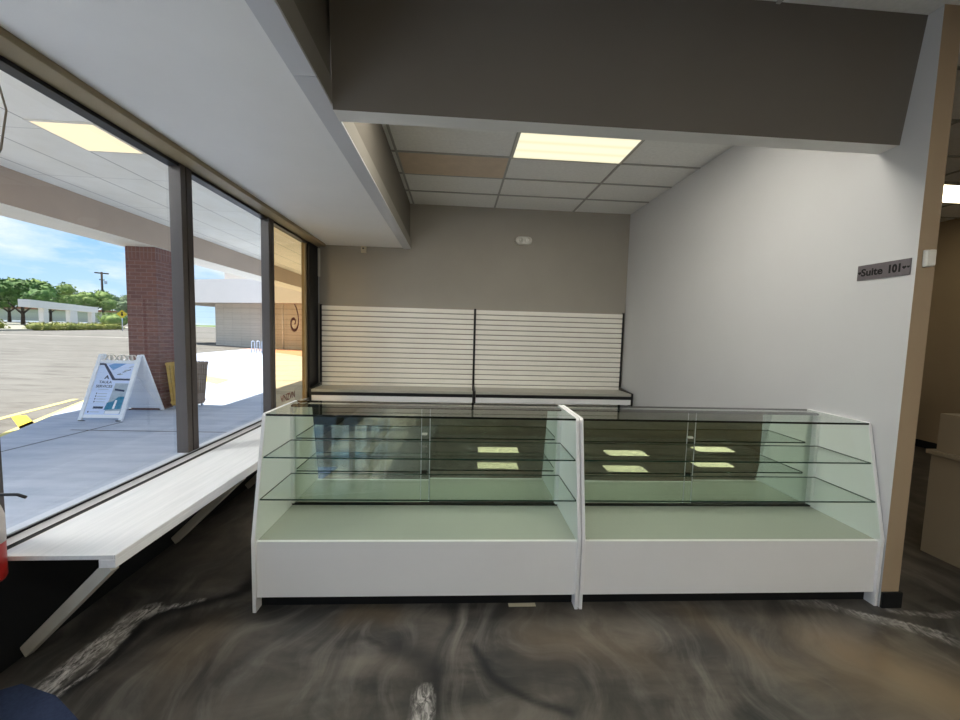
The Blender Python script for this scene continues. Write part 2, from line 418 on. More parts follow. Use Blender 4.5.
# soffit over the shop windows with boxed-in edge trim
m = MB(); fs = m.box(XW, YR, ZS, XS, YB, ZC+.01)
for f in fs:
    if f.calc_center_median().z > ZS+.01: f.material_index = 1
struct(m.build('ceiling_soffit', [M_soffit, M_grey_shade]))
m = MB()
for y0, y1 in ((YR, -2.6), (-2.597, -.14), (-.137, YB-.002)): m.box(XS-.09, y0, ZS-.014, XS+.018, y1, ZS)
struct(m.build('trim_1', M_trim, bevel=.002))
m = MB(); m.box(XS, YR, ZS, XS+.018, .08, ZS+.118); m.box(XS, .25, ZS, XS+.018, YB-.002, ZS+.118)
struct(m.build('trim_2', paint('grey_trim_board', lin(138,134,126), .5, .03)))

# dropped beam with a leaning face
m = MB()
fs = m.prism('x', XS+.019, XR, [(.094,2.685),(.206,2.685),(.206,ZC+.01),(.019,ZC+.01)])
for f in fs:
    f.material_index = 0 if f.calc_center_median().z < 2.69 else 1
struct(m.build('ceiling_beam', [M_beamwhite, M_grey_shade]))

# storefront: header, sill rails, mullions and panes
m = MB(); m.box(XW-.1, YR, 2.678, XW+.125, YB-.06, ZS-.0005); m.box(XW-.1, YR, ZS, XW-.0005, YB, 2.80)
struct(m.build('trim_3', M_header, bevel=.003))
# mullions (y centre): inner face at XW
MY = [3.40+.06] + [.932+1.271*k for k in range(1,-8,-1)]
MY = [3.49, 2.202, .932, -.338, -1.609, -2.88, -4.15, -5.42, -6.69, -7.96]
HM = .059
for k in range(len(MY)-1):
    hi, lo = MY[k]-HM, MY[k+1]+HM
    if k == 0: hi = 3.24
    fr = MB()
    # bottom rail: pale ledge, dark gasket line, pale lip, dark face
    fr.box(XW-.06, lo-2*HM, .5055, XW-.004, hi, .598, 2)
    fr.box(XW-.004, lo-2*HM, .5835, XW+.004, hi, .5915, 1)
    fr.prism('y', lo-2*HM, hi, [(XW-.004,.557), (XW+.030,.557), (XW-.004,.583)], 5)
    fr.box(XW-.004, lo-2*HM, .5055, XW+.031, hi, .5565, 1)
    fr.box(XW-.085, lo, 2.655, XW-.01, hi, 2.6775, 1)
    # mullion on the near side
    y0, y1 = lo-2*HM, lo
    fr.box(XW-.079, y0, .598, XW, y1-.066, 2.6775, 0)
    fr.box(XW-.079, y1-.056, .598, XW, y1, 2.6775, 3)
    fr.box(XW-.07, y1-.066, .598, XW-.012, y1-.056, 2.6775, 1)
    if k == 0: fr.box(XW-.09, 3.24, .5055, XW-.001, YB, 2.6775, 1); fr.box(XW-.085, 3.20, .562, XW-.03, 3.24, 2.6775, 4)
    o = fr.build('window_%d' % (k+1), [M_bronze, M_bronze_d, M_alu, paint('bronze_shadow_face', lin(66,60,60), .4, .05, .5), M_header, M_lip]); struct(o)
    g = MB(); g.box(XW-.055, lo-.01, .55, XW-.049, hi+.01, 2.67)
    g.build('glass_pane', M_glass_amber if k == 0 else M_glass_win, o)
    if k == 0: W1 = o
# decals on the tinted pane nearest the back wall
M_decal = paint('brown_vinyl', lin(124,66,48), .5, .05)
d = MB()
path = [(2.88,1.835),(2.925,1.805),(2.955,1.765),(2.982,1.725),(2.998,1.675),(3.002,1.635),(2.996,1.60),(2.985,1.565),(2.964,1.54),(2.92,1.515),(2.873,1.508),(2.825,1.518),(2.796,1.54),(2.78,1.57),(2.778,1.60),(2.792,1.63),(2.82,1.648),(2.855,1.655),(2.89,1.648),(2.912,1.63),(2.914,1.61),(2.898,1.594),(2.875,1.59)]
for i in range(len(path)-1):
    (a, b), (c, e) = path[i], path[i+1]; L = math.hypot(c-a, e-b); wd = .010+.009*math.sin(PI*i/(len(path)-1)); nx, ny = -(e-b)/L*wd, (c-a)/L*wd
    d.hull([(XW-.0485, a+nx, b+ny), (XW-.0485, c+nx, e+ny), (XW-.0485, c-nx, e-ny), (XW-.0485, a-nx, b-ny)],
           [(XW-.0478, a+nx, b+ny), (XW-.0478, c+nx, e+ny), (XW-.0478, c-nx, e-ny), (XW-.0478, a-nx, b-ny)])
o = d.build('scroll_decal', M_decal, W1); o['label'] = 'brown scroll decal on the glass'
me = text_mesh('VNZVN', .115, .002)
put_mesh(me, 'letter_decal', M_decal, W1, Matrix(((0,0,1,XW-.048),(1,0,0,2.68),(0,1,0,.705),(0,0,0,1))))

# ------------------------------------------------------------------ window bench
b = empty('window_bench', (XW+.25, 1.4, .5055)); tag(b, 'long white plank bench on diagonal braces under the shop windows', 'bench')
I = Matrix.Translation((-(XW+.25), -1.4, -.5055))
m = MB(); m.box(-.782, -.42, .566, -.325, 3.1, .586); m.build('seat_plank', M_bench, b, .002, I)
m = MB(); m.box(-.386, -.42, .530, -.319, 3.1, .5655); m.box(-.325, -.42, .5655, -.319, 3.1, .586); m.build('front_rail', M_bench, b, .002, I)
for y0, y1 in ((-.245, -.40), (.69, .58), (1.63, 1.54), (2.6, 2.55)):
    m = MB(); m.bar((-.875, y0, .028), (-.35, y1, .535), .03, .052); m.build('brace', M_brace, b, .002, I)
m = MB(); m.box(XW+.032, -.42, .5058, -.76, 3.1, .5655); m.build('wall_cleat', M_black, b, 0, I)
m = MB(); m.box(-.789, -.42, .5655, -.7825, 3.1, .584); m.build('edge_banding', M_white_edge, b, 0, I)

# ------------------------------------------------------------------ display cases
W, D, H = 1.788, .545, 1.067
def make_case():
    r = empty('display_case')
    T = .019
    prof = [(0,0), (.0,.02), (-.0025,.4092), (.1301,H-.012), (.142,H), (D,H), (D,0)]
    for x in (0, W-T):
        m = MB(); m.prism('x', x, x+T, prof); m.build('side_panel', M_white, r, .002)
    m = MB(); m.box(T, .014, .078, W-T, .032, .394); m.build('front_panel', M_white, r, .0015)
    m = MB(); m.box(T, .032, .374, W-T, D-.03, .393); m.build('deck', M_deck, r)
    m = MB(); m.box(T, .06, 0, W-T, .075, .078); m.build('toe_kick', M_black, r)
    m = MB(); m.box(T, D-.03, .0, W-T, D-.012, .393); m.build('back_panel', M_white, r)
    # sloping front pane
    n = Vector((0, -(H-.4092), .1326)).normalized()*.005
    m = MB(); a, c = Vector((0,.004,.4105)), Vector((0,.1325,H-.0135))
    fs = m.prism('x', T+.001, W-T-.001, [(a.y,a.z), (c.y,c.z), (c.y-n.y,c.z-n.z), (a.y-n.y,a.z-n.z)])
    m.build('front_glass', M_glass, r)
    m = MB(); fs = m.box(T+.001, .127, H-.013, W-T-.001, D-.002, H-.001)
    for f in fs:
        if abs(f.normal.y) > .9: f.material_index = 1
    m.build('top_glass', [M_glass, M_edge_d], r)
    for z, y0 in ((.826, .092), (.607, .048)):
        m = MB(); fs = m.box(T+.004, y0, z, W-T-.004, .434, z+.008)
        for f in fs:
            if abs(f.normal.z) < .5: f.material_index = 1
        m.build('glass_shelf', [M_shelf, M_edge], r)
    m = MB(); m.box(T, .452, .3935, W-T, .492, .410); m.build('door_track', M_edge_d, r)
    m = MB(); m.box(T, .449, H-.026, W-T, .492, H-.0135); m.build('door_track', M_edge_d, r)
    for x0, x1, y in ((T+.004, W/2+.012, .456), (W/2-.050, W-T-.004, .474)):
        m = MB(); fs = m.box(x0, y, .415, x1, y+.005, H-.0265)
        for f in fs:
            if abs(f.normal.y) < .5: f.material_index = 1
        dr = m.build('mirror_door', [M_mirror, M_edge], r)
        xe = x1-.002 if y < .46 else x1-.002
        m = MB(); m.box(xe-.002, y-.002, .416, xe+.002, y+.007, H-.0275); m.build('edge_strip', M_alu, dr)
        if y < .46: m = MB(); m.box(W/2-.046, y-.002, .416, W/2-.043, y-.0005, H-.0275); m.build('edge_strip', M_alu, dr)
    m = MB(); m.box(W/2-.042, .447, .60, W/2-.006, .4555, .628); m.build('door_clip', M_edge_d, r, .003)
    m = MB(); m.box(W/2-.042, .444, .868, W/2-.006, .4555, .882); m.build('door_clip', M_wplastic, r, .003)
    for x, y1 in ((T, .4555), (W-T-.02, .4735)): m = MB(); m.box(x, .436, .411, x+.02, y1, H-.0265); m.build('shelf_standard', M_white, r)
    return r
c1 = make_case(); c1.rotation_euler.z = -.0124; c1.location = (.006, 0, 0)
tag(c1, 'white glass-fronted display case nearer the windows, beside the window bench', 'display case', 'glass display cases')
c2 = copy_tree(c1); c2.location = (.006+1.7935, -.0124*1.7935, 0)
c2['label'] = 'white glass-fronted display case standing against the white partition wall'

# ------------------------------------------------------------------ slatwall on the back wall
def make_slatwall(x0, x1, right_upright):
    r = empty('slatwall_unit', ((x0+x1)/2, YB, 0)); I = Matrix.Translation((-(x0+x1)/2, -YB, 0))
    y1 = YB-.001
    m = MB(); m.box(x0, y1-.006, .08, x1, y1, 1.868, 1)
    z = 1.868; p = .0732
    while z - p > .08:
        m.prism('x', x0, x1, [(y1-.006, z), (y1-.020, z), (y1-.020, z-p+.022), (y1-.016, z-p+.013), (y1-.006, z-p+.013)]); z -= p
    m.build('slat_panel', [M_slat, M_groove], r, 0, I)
    xs = [x0-.006] + ([x1+.006] if right_upright else [])
    for x in xs:
        m = MB(); m.box(x-.014, y1-.026, 0, x+.014, y1, 1.885); m.build('upright', M_black_metal, r, .002, I)
    yf = 3.13
    m = MB(); m.box(x0+.01, yf, .700, x1-.010, y1-.022, .735); m.build('shelf_deck', M_deckgrey, r, .002, I)
    m = MB(); m.box(x0+.01, yf-.004, .656, x1-.010, yf+.018, .699); m.build('shelf_trim', M_black_metal, r, 0, I)
    xm = (x0+x1)/2
    for a, c in ((x0+.012, xm-.002), (xm+.002, x1-.012)):
        m = MB(); m.box(a, yf, .582, c, yf+.016, .655); m.build('fascia_panel', M_white, r, .001, I)
    for x in ([x0-.004] if not right_upright else [x0-.004, x1+.004]):
        m = MB(); m.prism('x', x-.012, x+.012, [(y1-.026, .775), (y1-.026, .55), (yf-.006, .56), (yf-.006, .742)]); m.build('bracket', M_black_metal, r, .002, I)
    return r
s1 = make_slatwall(-.842, 1.326, False); tag(s1, 'slatted wall display panel with shelf beside the tinted window', 'slatwall', 'slatwall panels on the back wall')
s2 = make_slatwall(1.350, 3.555, True); tag(s2, 'slatted wall display panel with shelf beside the white partition wall', 'slatwall', 'slatwall panels on the back wall')

# ------------------------------------------------------------------ small fixtures
r = empty('emergency_light', (2.02, YB+.001, 2.885)); tag(r, 'white twin-head emergency light high on the grey back wall', 'emergency light')
m = MB()
def capsule(rx, rz, n=10):
    L = []
    for i in range(n+1): a = -PI/2+PI*i/n; L.append((rx-rz+rz*math.cos(a), rz*math.sin(a)))
    for i in range(n+1): a = PI/2+PI*i/n; L.append((-(rx-rz)+rz*math.cos(a), rz*math.sin(a)))
    return L
m.hull([(x, 0, z) for x, z in capsule(.125,.058)], [(x, -.05, z) for x, z in capsule(.118,.052)]); m.build('housing', M_wplastic, r, .004)
for x in (-.055, .06):
    m = MB(); m.lathe([(.040,0),(.041,.012),(.034,.022),(.0,.026)]); h = m.build('lamp_head', M_wplastic, r, mat=Matrix.Translation((x,-.05,0)) @ Matrix.Rotation(PI/2,4,'X'))
    m = MB(); m.lathe([(.024,0),(.022,.004)]); m.build('lens', paint('frosted_lens', lin(196,196,186), .3, .05), h, mat=Matrix.Translation((0,0,.020)))
r = empty('motion_sensor', (-.255, YB+.001, 2.69)); tag(r, 'small beige box sensor on the back wall under the soffit', 'sensor')
m = MB(); m.hull([(-.040,0,-.070),(.040,0,-.070),(.040,0,.022),(-.040,0,.022)], [(-.034,-.045,-.064),(.034,-.045,-.064),(.034,-.045,.018),(-.034,-.045,.018)]); m.build('housing', M_beige, r, .004)
m = MB(); m.box(-.012,-.048,-.018,.012,-.044,.0); m.build('lens', M_black, r)
m = MB(); m.box(XW+.004, YB-.03, 2.27, XW+.03, YB-.001, 2.66); o = m.build('cable_cover', M_wplastic, bevel=.003); tag(o, 'slim white cable cover strip in the corner beside the tinted window', 'cable cover')
m = MB(); m.box(XW+.008, YB-.012, 1.9, XW+.014, YB-.001, 2.27); m.build('cable', M_alu, o)

# suite sign
r = empty('suite_sign', (XR, .113, 1.980)); tag(r, 'grey plate sign with black lettering on the end of the white partition', 'sign')
m = MB(); m.box(-.006, -.141, -.046, -.0005, .141, .046); m.build('plate', M_signplate, r, .001)
B = lambda y, z: Matrix(((0,0,-1,-.0062),(-1,0,0,y),(0,1,0,z),(0,0,0,1)))
put_mesh(text_mesh('Suite', .058, .0016), 'lettering', M_ink, r, B(.058, -.002) @ Matrix.Diagonal((1.05,1.05,1,1)))
put_mesh(text_mesh('101', .056, .0028), 'lettering', M_ink, r, B(-.064, -.002) @ Matrix.Diagonal((.88,1.1,1,1)))
for y, s in ((.126, .011), (-.112, .011), (-.132, .008)):
    m = MB(); m.prism('x', -.0072, -.0060, [(y-s, .0), (y, -s), (y+s, 0), (y+s*.5, s*.7), (y, s*.35), (y-s*.5, s*.7)]); m.build('ornament', M_ink, r)
m = MB(); m.hull([(3.622, YE, 1.969), (3.690, YE, 1.975), (3.688, YE, 2.072), (3.620, YE, 2.066)], [(3.630, YE-.022, 1.974), (3.680, YE-.022, 1.98), (3.678, YE-.022, 2.066), (3.628, YE-.022, 2.06)])
o = m.build('wall_sensor', M_wplastic, bevel=.006); tag(o, 'small white plastic box on the tan partition end beside the suite sign', 'sensor')

# fire extinguisher at the mullion, only its edge shows
r = empty('fire_extinguisher', (-.752, -.495, .515)); tag(r, 'red fire extinguisher hanging by the window at the bench end', 'fire extinguisher')
m = MB(); m.lathe([(.04,0),(.062,.006),(.068,.02),(.068,.26),(.058,.30),(.03,.325),(.022,.335)], seg=28); m.build('cylinder', M_red, r)
m = MB(); m.lathe([(.0690,.16),(.0690,.262),(.0600,.30),(.045,.315)], seg=28); m.build('label', M_paper, r)
m = MB(); m.lathe([(.02,.33),(.024,.35),(.02,.38)]); m.build('valve', M_black_metal, r)
m = MB(); m.tube([(0,0,.352),(.06,.02,.354),(.12,.03,.350),(.148,.032,.338)], .006); m.build('handle', M_black_metal, r)
m = MB(); m.tube([(0,0,.36),(.02,-.05,.35),(.05,-.062,.28),(.048,-.060,.12)], .008); m.build('hose', M_black_metal, r)
m = MB(); m.box(-.1215,-.02,.03,-.0675,.02,.075); m.build('bracket', M_black_metal, r)
# hanging loop of cable near the top of the same mullion
m = MB(); m.tube([(-.72,-.55,2.7145),(-.675,-.50,2.60),(-.625,-.46,2.46),(-.603,-.45,2.32),(-.63,-.45,2.18),(-.70,-.45,2.06),(-.80,-.42,1.97),(-.885,-.38,1.93)], .0032)
o = m.build('hanging_cable', paint('tan_cable', lin(150,138,118), .6)); tag(o, 'thin loose cable looping down from the soffit by the window', 'cable')
# floor mat corner
m = MB(); m.hull([(-.83,-.44,0.0005),(-.74,-.395,0.0005),(-.545,-.455,0.0005),(-.36,-.56,0.0005),(-.25,-1.3,0.0005),(-.84,-1.3,0.0005)], [(-.83,-.44,.006),(-.74,-.395,.006),(-.545,-.455,.006),(-.36,-.56,.006),(-.25,-1.3,.006),(-.84,-1.3,.006)])
o = m.build('floor_mat', M_mat); tag(o, 'dark blue floor mat corner in front of the window bench', 'mat')
# small pale card on the floor under the case
m = MB(); m.box(1.405, .008, .0005, 1.56, .034, .003); o = m.build('floor_card', M_beige); tag(o, 'small pale strip of card on the floor under the case toe kick', 'card')

# ------------------------------------------------------------------ ceiling fixtures
L_alc = lamp_mat('lit_diffuser_alcove', .78, (1,.88,.56), (1.0,.96,.72))
L_alc_fill = lamp_mat('fill_diffuser_alcove_front', 14.5, (1,.93,.78), (1,.96,.86))  # for the added lamp that brightens the alcove unseen
L_rm = lamp_mat('lit_diffuser_room', 17.0, (1,.93,.80), (1,.96,.87))
def make_light(mat):
    r = empty('ceiling_light')
    m = MB(); m.box(-PX/2+.02, -PY_/2+.016, -.002, PX/2-.02, PY_/2-.016, .008); d = m.build('diffuser', mat, r)
    m = MB()
    for s in (-1, 1):
        m.box(s*(PX/2-.012)-.012, -PY_/2+.01, -.004, s*(PX/2-.012)+.012, PY_/2-.01, .010)
        m.box(-PX/2+.02, s*(PY_/2-.012)-.012, -.004, PX/2-.02, s*(PY_/2-.012)+.012, .010)
    m.build('frame', M_lampframe, r); return r
la = make_light(L_alc); la.location = (GX0+1.5*PX, YB-3.5*PY_, ZC)
tag(la, 'lit rectangular ceiling light in the tiled alcove ceiling past the beam', 'ceiling light', 'ceiling lights')
lh = make_light(lamp_mat('lit_diffuser_hall', 4.0, (1,.86,.56), (1,.92,.66))); lh.location = (6.84, 2.25, ZC)
tag(lh, 'lit ceiling light past the partition, over the side hall', 'ceiling light', 'ceiling lights')
lr = make_light(lamp_mat('lit_diffuser_rear', 4.0, (1,.88,.50), (1,.92,.60))); lr2 = make_light(L_rm)
spots = [(2.10,-7.25,'lit ceiling light near the rear wall, reflected in the case by the windows'),
         (5.60,-7.17,'lit ceiling light in the middle of the rear ceiling row'),
         (8.35,-7.60,'lit ceiling light near the rear right corner of the shop'),
         (6.30,-3.98,'lit ceiling light over the right half of the shop floor'),
         (1.05,-3.05,'added ceiling fill light nearest the soffit in the middle of the shop'),  # this and the next are unseen lamps added for fill
         (3.35,-3.05,'added ceiling fill light in the middle of the shop facing the two cases'),
         (8.40,-3.98,'added ceiling fill light over the far right of the shop floor')]  # also an unseen lamp added to brighten the shop
for i, (x, y, lab) in enumerate(spots):
    o = lr if i == 0 else (lr2 if i == 3 else copy_tree(lr if i < 3 else lr2))
    o.location = (x, y, ZC); tag(o, lab, 'ceiling light', 'ceiling lights')

o = make_light(L_alc_fill); o.location = (GX0+1.5*PX, YB-5.5*PY_, ZC); tag(o, 'added alcove fill light tucked behind the middle of the beam', 'ceiling light', 'ceiling lights')  # extra lamp added out of sight to light the alcove
o = make_light(lamp_mat('fill_diffuser_alcove_corner', 9.0, (1,.93,.78), (1,.96,.86))); o.location = (GX0+.5*PX, YB-5.5*PY_, ZC); tag(o, '', 'ceiling light', 'ceiling lights'); o['label'] = 'added alcove fill light tucked behind the beam beside the soffit'  # second added fill lamp, hidden by the beam

# reception counter past the partition
r = empty('reception_counter', (4.9, 0, 0)); tag(r, 'tan counter with raised top at the right edge past the partition', 'counter')
m = MB(); m.box(-.30, -1.2, 0, .35, .519, .745); m.build('body', M_counter, r, .003)
m = MB(); m.box(-.325, -1.22, .745, .37, .535, .775); m.build('ledge', M_counter, r, .003)
m = MB(); m.box(-.29, -1.2, .775, .30, .50, 1.05); m.build('raised_back', M_counter, r, .003)
m = MB(); m.lathe([(.12,0),(.13,.02),(.16,.70),(.165,.72),(.15,.72)], seg=20)
o = m.build('waste_bin', M_black, mat=Matrix.Translation((7.9,3.36,0))); tag(o, 'black waste bin in the far corner of the side hall', 'bin')

# ------------------------------------------------------------------ outside: pavement and canopy
G = -.02
m = MB()
walk = [(XW-.1,-12), (-4.6,-12), (-4.6,2.62), (-4.95,3.33), (-6.0,5.5), (-7.6,8.8), (-12,14), (-20,20), (-20,32), (XW-.1,32)]
m.hull([(x,y,-.25) for x, y in walk], [(x,y,G) for x, y in walk])
def strip(mb, pts, w, z, mi):
    for (a, b), (c, d) in zip(pts[:-1], pts[1:]):
        L = math.hypot(c-a, d-b); nx, ny = -(d-b)/L*w/2, (c-a)/L*w/2
        mb.face([(a+nx,b+ny,z), (a-nx,b-ny,z), (c-nx,d-ny,z), (c+nx,d+ny,z)], mi)
strip(m, [(-4.9,2.35), (-4.28,2.72), (-4.20,3.6), (-4.15,4.25)], .03, G+.003, 1)
strip(m, [(-4.45,3.75), (-3.2,3.72), (-2.2,3.70), (XW-.1,3.68)], .03, G+.003, 1)
strip(m, [(-4.6,-1.0), (XW-.1,-1.0)], .02, G+.003, 1)
strip(m, [(XW-.1,9.4), (-6.5,9.4)], .02, G+.003, 1)
m.face([(-5.2,8.4,G+.004), (-6.3,9.3,G+.004), (-6.6,10.2,G+.004), (-5.4,9.4,G+.004)], 2)
m.face([(-10.2,26.2,G+.004), (-15.3,25.0,G+.004), (-12.3,23.6,G+.004), (-9.4,21.4,G+.004), (-7.2,19.2,G+.004), (-4,18,G+.004), (-4,24,G+.004)], 3)
for f in m.bm.faces:
    if f.normal.z < 0 and f.material_index: f.normal_flip()
struct(m.build('sidewalk', [M_conc, M_joint, M_yellow_pale, M_redpave]))
# lot: level by the kerb, then rising gently to the street
def gz(x): return -.12 + max(0, .02*(-8-x))
m = MB()
xs = [-4.3, -8, -20, -36, -50, -75]
for a, b in zip(xs[:-1], xs[1:]):
    m.face([(a,-40,gz(a)), (a,100,gz(a)), (b,100,gz(b)), (b,-40,gz(b))])
def paintquad(pts, mi): m.face([(x,y,gz(x)+.006) for x, y in pts], mi)
paintquad([(-5.22,3.60), (-5.36,3.55), (-6.35,5.6), (-7.9,8.9), (-7.75,8.95), (-6.2,5.65)], 1)
paintquad([(-6.42,4.62), (-6.55,4.62), (-7.1,6.6), (-6.97,6.6)], 1)
paintquad([(-6.52,4.92), (-5.5,4.10), (-5.42,4.27), (-6.42,5.06)], 2)
paintquad([(-36,28), (-36.3,28), (-26.9,32.4), (-26.6,32.2)], 3)
for f in m.bm.faces:
    f.normal_update()
    if f.normal.z < 0: f.normal_flip()
struct(m.build('parking_lot', [M_asph, M_yellow_pale, M_yellow, M_canopy_under]))
m = MB(); m.face([(-74.9,-40,1.22), (-75.1,140,1.22), (-130,140,1.3), (-130,-40,1.3)]);
for f in m.bm.faces:
    f.normal_update()
    if f.normal.z < 0: f.normal_flip()
struct(m.build('street', M_road))
m = MB(); m.face([(-130,-60,1.3), (-130,260,1.3), (-420,260,1.4), (-420,-60,1.4)]); m.face([(20,100,-.2), (-75,100,1.2), (-130,140,1.3), (-130,400,1.3), (60,400,-.2)]); m.face([(0,32,-.15),(-20,32,-.15),(-75,100,1.0),(20,100,-.2)])
for f in m.bm.faces:
    f.normal_update()
    if f.normal.z < 0: f.normal_flip()
struct(m.build('verge_ground', M_grass))
# island kerb in front of the shelter
m = MB(); k = [(-39,33.5), (-45.5,58), (-75,80), (-64,55), (-47,33)]
m.hull([(x,y,gz(x)-.05) for x, y in k], [(x,y,gz(x)+.14) for x, y in k]); struct(m.build('kerb', M_island))

# canopy over the walk, ended early out of view to let more daylight in
m = MB(); m.box(-4.22, -.8, 3.32, XW-.1, 14, 3.38); struct(m.build('canopy_ceiling', M_ctile))
m = MB(); fs = m.box(-4.86, -.8, 2.891, -4.216, 14, 3.55)
for f in fs:
    if f.calc_center_median().z < 2.9: f.material_index = 1
struct(m.build('canopy_beam', [M_canopy_beam, M_canopy_under]))
m = MB(); m.box(-5.0, -.8, 3.55, XW-.1, 14, 3.7); m.box(-7.3, 1.6, 3.55, -5.0, 5.35, 3.7); struct(m.build('canopy_roof_with_shade_slab', M_stucco))  # outer slab is added, unseen, to cast shade on the walk
m = MB(); m.box(-4.765, 5.18, -.1, -4.262, 5.75, 2.8905); o = m.build('brick_column', M_brick); struct(o)
r = empty('canopy_light', (-2.49, 2.03, 3.3195)); tag(r, 'pale square light panel in the outdoor canopy ceiling', 'canopy light')
m = MB(); m.box(-.27, -.28, -.008, .27, .28, 0); m.build('diffuser', emit('pale_lit_panel', (1,.84,.58,1), .95), r)
m = MB()
for s in (-1, 1): m.box(s*.28-.012, -.30, -.010, s*.28+.012, .30, 0); m.box(-.268, s*.29-.010, -.010, .268, s*.29+.010, 0)
m.build('frame', M_canopy_under, r)
M_canopy_fill = emit('canopy_fill_panel', (1,.97,.92,1), 58)  # extra unseen panel, added to brighten the walk and the windows
for i, y in enumerate((-.15,)):
    c = copy_tree(r); c.location.y = y; c['label'] = 'added square fill light over the walk at the open end of the canopy'
    for ch in c.children:
        if ch.name.startswith('diffuser'):
            ch.data = ch.data.copy(); ch.data.materials.clear(); ch.data.materials.append(M_canopy_fill)

# ------------------------------------------------------------------ A-frame sign on the walk
M_board = paint('white_sign_plastic', lin(236,240,246), .5, .02)
M_poster = paint('pale_blue_poster', lin(206,222,252), .6, .03)
M_pblue = paint('poster_blue', lin(110,160,214), .6, .05)
M_pnavy = paint('poster_navy', lin(44,56,86), .6, .05)
M_pgrey = paint('poster_grey', lin(168,182,196), .6, .1, .3, 20)
M_pteal = paint('poster_teal', lin(58,128,160), .6, .2, .3, 30)
r = empty('sidewalk_sign', (-4.52, 4.73, G)); tag(r, 'white A-frame sidewalk sign with a pale blue poster by the brick column', 'sign')
def panel(sgn, front):
    # local panel frame: X along width, Y up the board, Z outward normal
    foot = Vector((0, sgn*.44, .0)); top = Vector((0, sgn*.02, 1.03)); up = (top-foot).normalized(); xa = Vector((-sgn,0,0)); nn = xa.cross(up)
    M = Matrix((( xa.x, up.x, nn.x, foot.x), (xa.y, up.y, nn.y, foot.y), (xa.z, up.z, nn.z, foot.z), (0,0,0,1)))
    L = (top-foot).length
    m = MB(); w = .33
    m.box(-w, .0, -.018, -w+.055, L, .018); m.box(w-.055, .0, -.018, w, L, .018)
    m.box(-w+.055, .05, -.016, w-.055, .10, .016); m.box(-w+.055, L-.15, -.016, w-.055, L-.105, .016)
    m.box(-w+.055, .10, -.008, w-.055, L-.15, .002)
    if not front:
        for s in (-1, 1): m.bar((s*.26,.12,-.012), (0,L-.2,-.012), .05, .016, 0, (0,0,1))
    p = m.build('board', M_board, r, .003, M)
    for x in (-w+.05, w-.05): m = MB(); m.box(x-.04, -.0, -.02, x+.04, .012, .02); m.build('foot', M_black_metal, p)
    for x in (-.16, .0, .16):
        m = MB(); m.tube([(x-.062, L-.11, 0), (x-.028, L-.012, 0), (x+.028, L-.012, 0), (x+.062, L-.11, 0)], .011); m.build('handle_loop', M_canopy_under, p)
    if not front: return
    a, b = .105, L-.155; ww = .272
    def q(pts, z, mat, name):
        k = MB(); k.hull([(x,y,z) for x, y in pts], [(x,y,z+.0008) for x, y in pts]); return k.build(name, mat, p)
    q([(-ww,a),(ww,a),(ww,b),(-ww,b)], .0022, M_poster, 'poster')
    k = MB()
    def kq(pts, z, mi): k.hull([(x,y,z) for x, y in pts], [(x,y,z+.0006) for x, y in pts], mi)
    kq([(-.20,b),(ww,b),(ww,.70),(.02,.70)], .0031, 1)
    kq([(-.05,b),(.14,b),(-.04,.84),(-.13,.92)], .0038, 0)
    kq([(-ww,b),(-.20,b),(-.185,b-.03),(-ww,b-.03)], .0045, 2)
    kq([(-.215,b-.01),(-.18,b-.0),(.03,.70),(.0,.67)], .0045, 2); kq([(.0,.67),(ww,.67),(ww,.70),(.02,.70)], .0045, 2)
    for i in range(9):
        x, y = .05+.022*i+.01*math.sin(i*2.3), .74+.018*i+.02*math.cos(i*1.7); kq([(x,y),(x+.05,y+.015),(x+.045,y+.028),(x-.005,y+.012)], .0038+.0001*i, 3 if i % 3 else 2)
    kq([(.02,.12),(ww-.01,.12),(ww-.01,.62),(.06,.62)], .0031, 3)
    kq([(.08,.50),(.23,.48),(.23,.51),(.08,.53)], .0038, 2)
    kq([(.0,.18),(.25,.20),(.26,.40),(.17,.40),(.10,.32),(.02,.30)], .0038, 4); kq([(.12,.20),(.155,.20),(.165,.34),(.135,.34)], .0045, 5)
    kq([(.03,.12),(.24,.12),(.25,.17),(.03,.16)], .0038, 5)
    kq([(-.17,.20),(-.02,.20),(-.02,.235),(-.17,.235)], .0031, 2)
    for i in range(4): kq([(-.19,.30+i*.045),(-.175,.30+i*.045),(-.175,.325+i*.045),(-.19,.325+i*.045)], .0031, 2); kq([(-.16,.305+i*.045),(-.02,.305+i*.045),(-.02,.315+i*.045),(-.16,.315+i*.045)], .0031, 3)
    kq([(-.18,.512),(-.02,.512),(-.02,.52),(-.18,.52)], .0031, 3)
    kq([(-.14,.69),(-.10,.76),(-.06,.69),(-.08,.69),(-.10,.72),(-.12,.69)], .0031, 2)
    kq([(-.235,.135),(-.215,.135),(-.215,.16),(-.235,.16)], .0031, 2); kq([(-.20,.142),(-.06,.142),(-.06,.152),(-.20,.152)], .0031, 3)
    k.build('poster_print', [M_pblue, M_poster, M_pnavy, M_pgrey, M_pteal, M_board], p)
    for txt, s, y in (('TAULA', .062, .635), ('SERVICES', .062, .565)):
        put_mesh(text_mesh(txt, s, .001), 'lettering', M_pnavy, p, Matrix.Translation((-.10, y, .0035)))
panel(-1, True); panel(1, False)
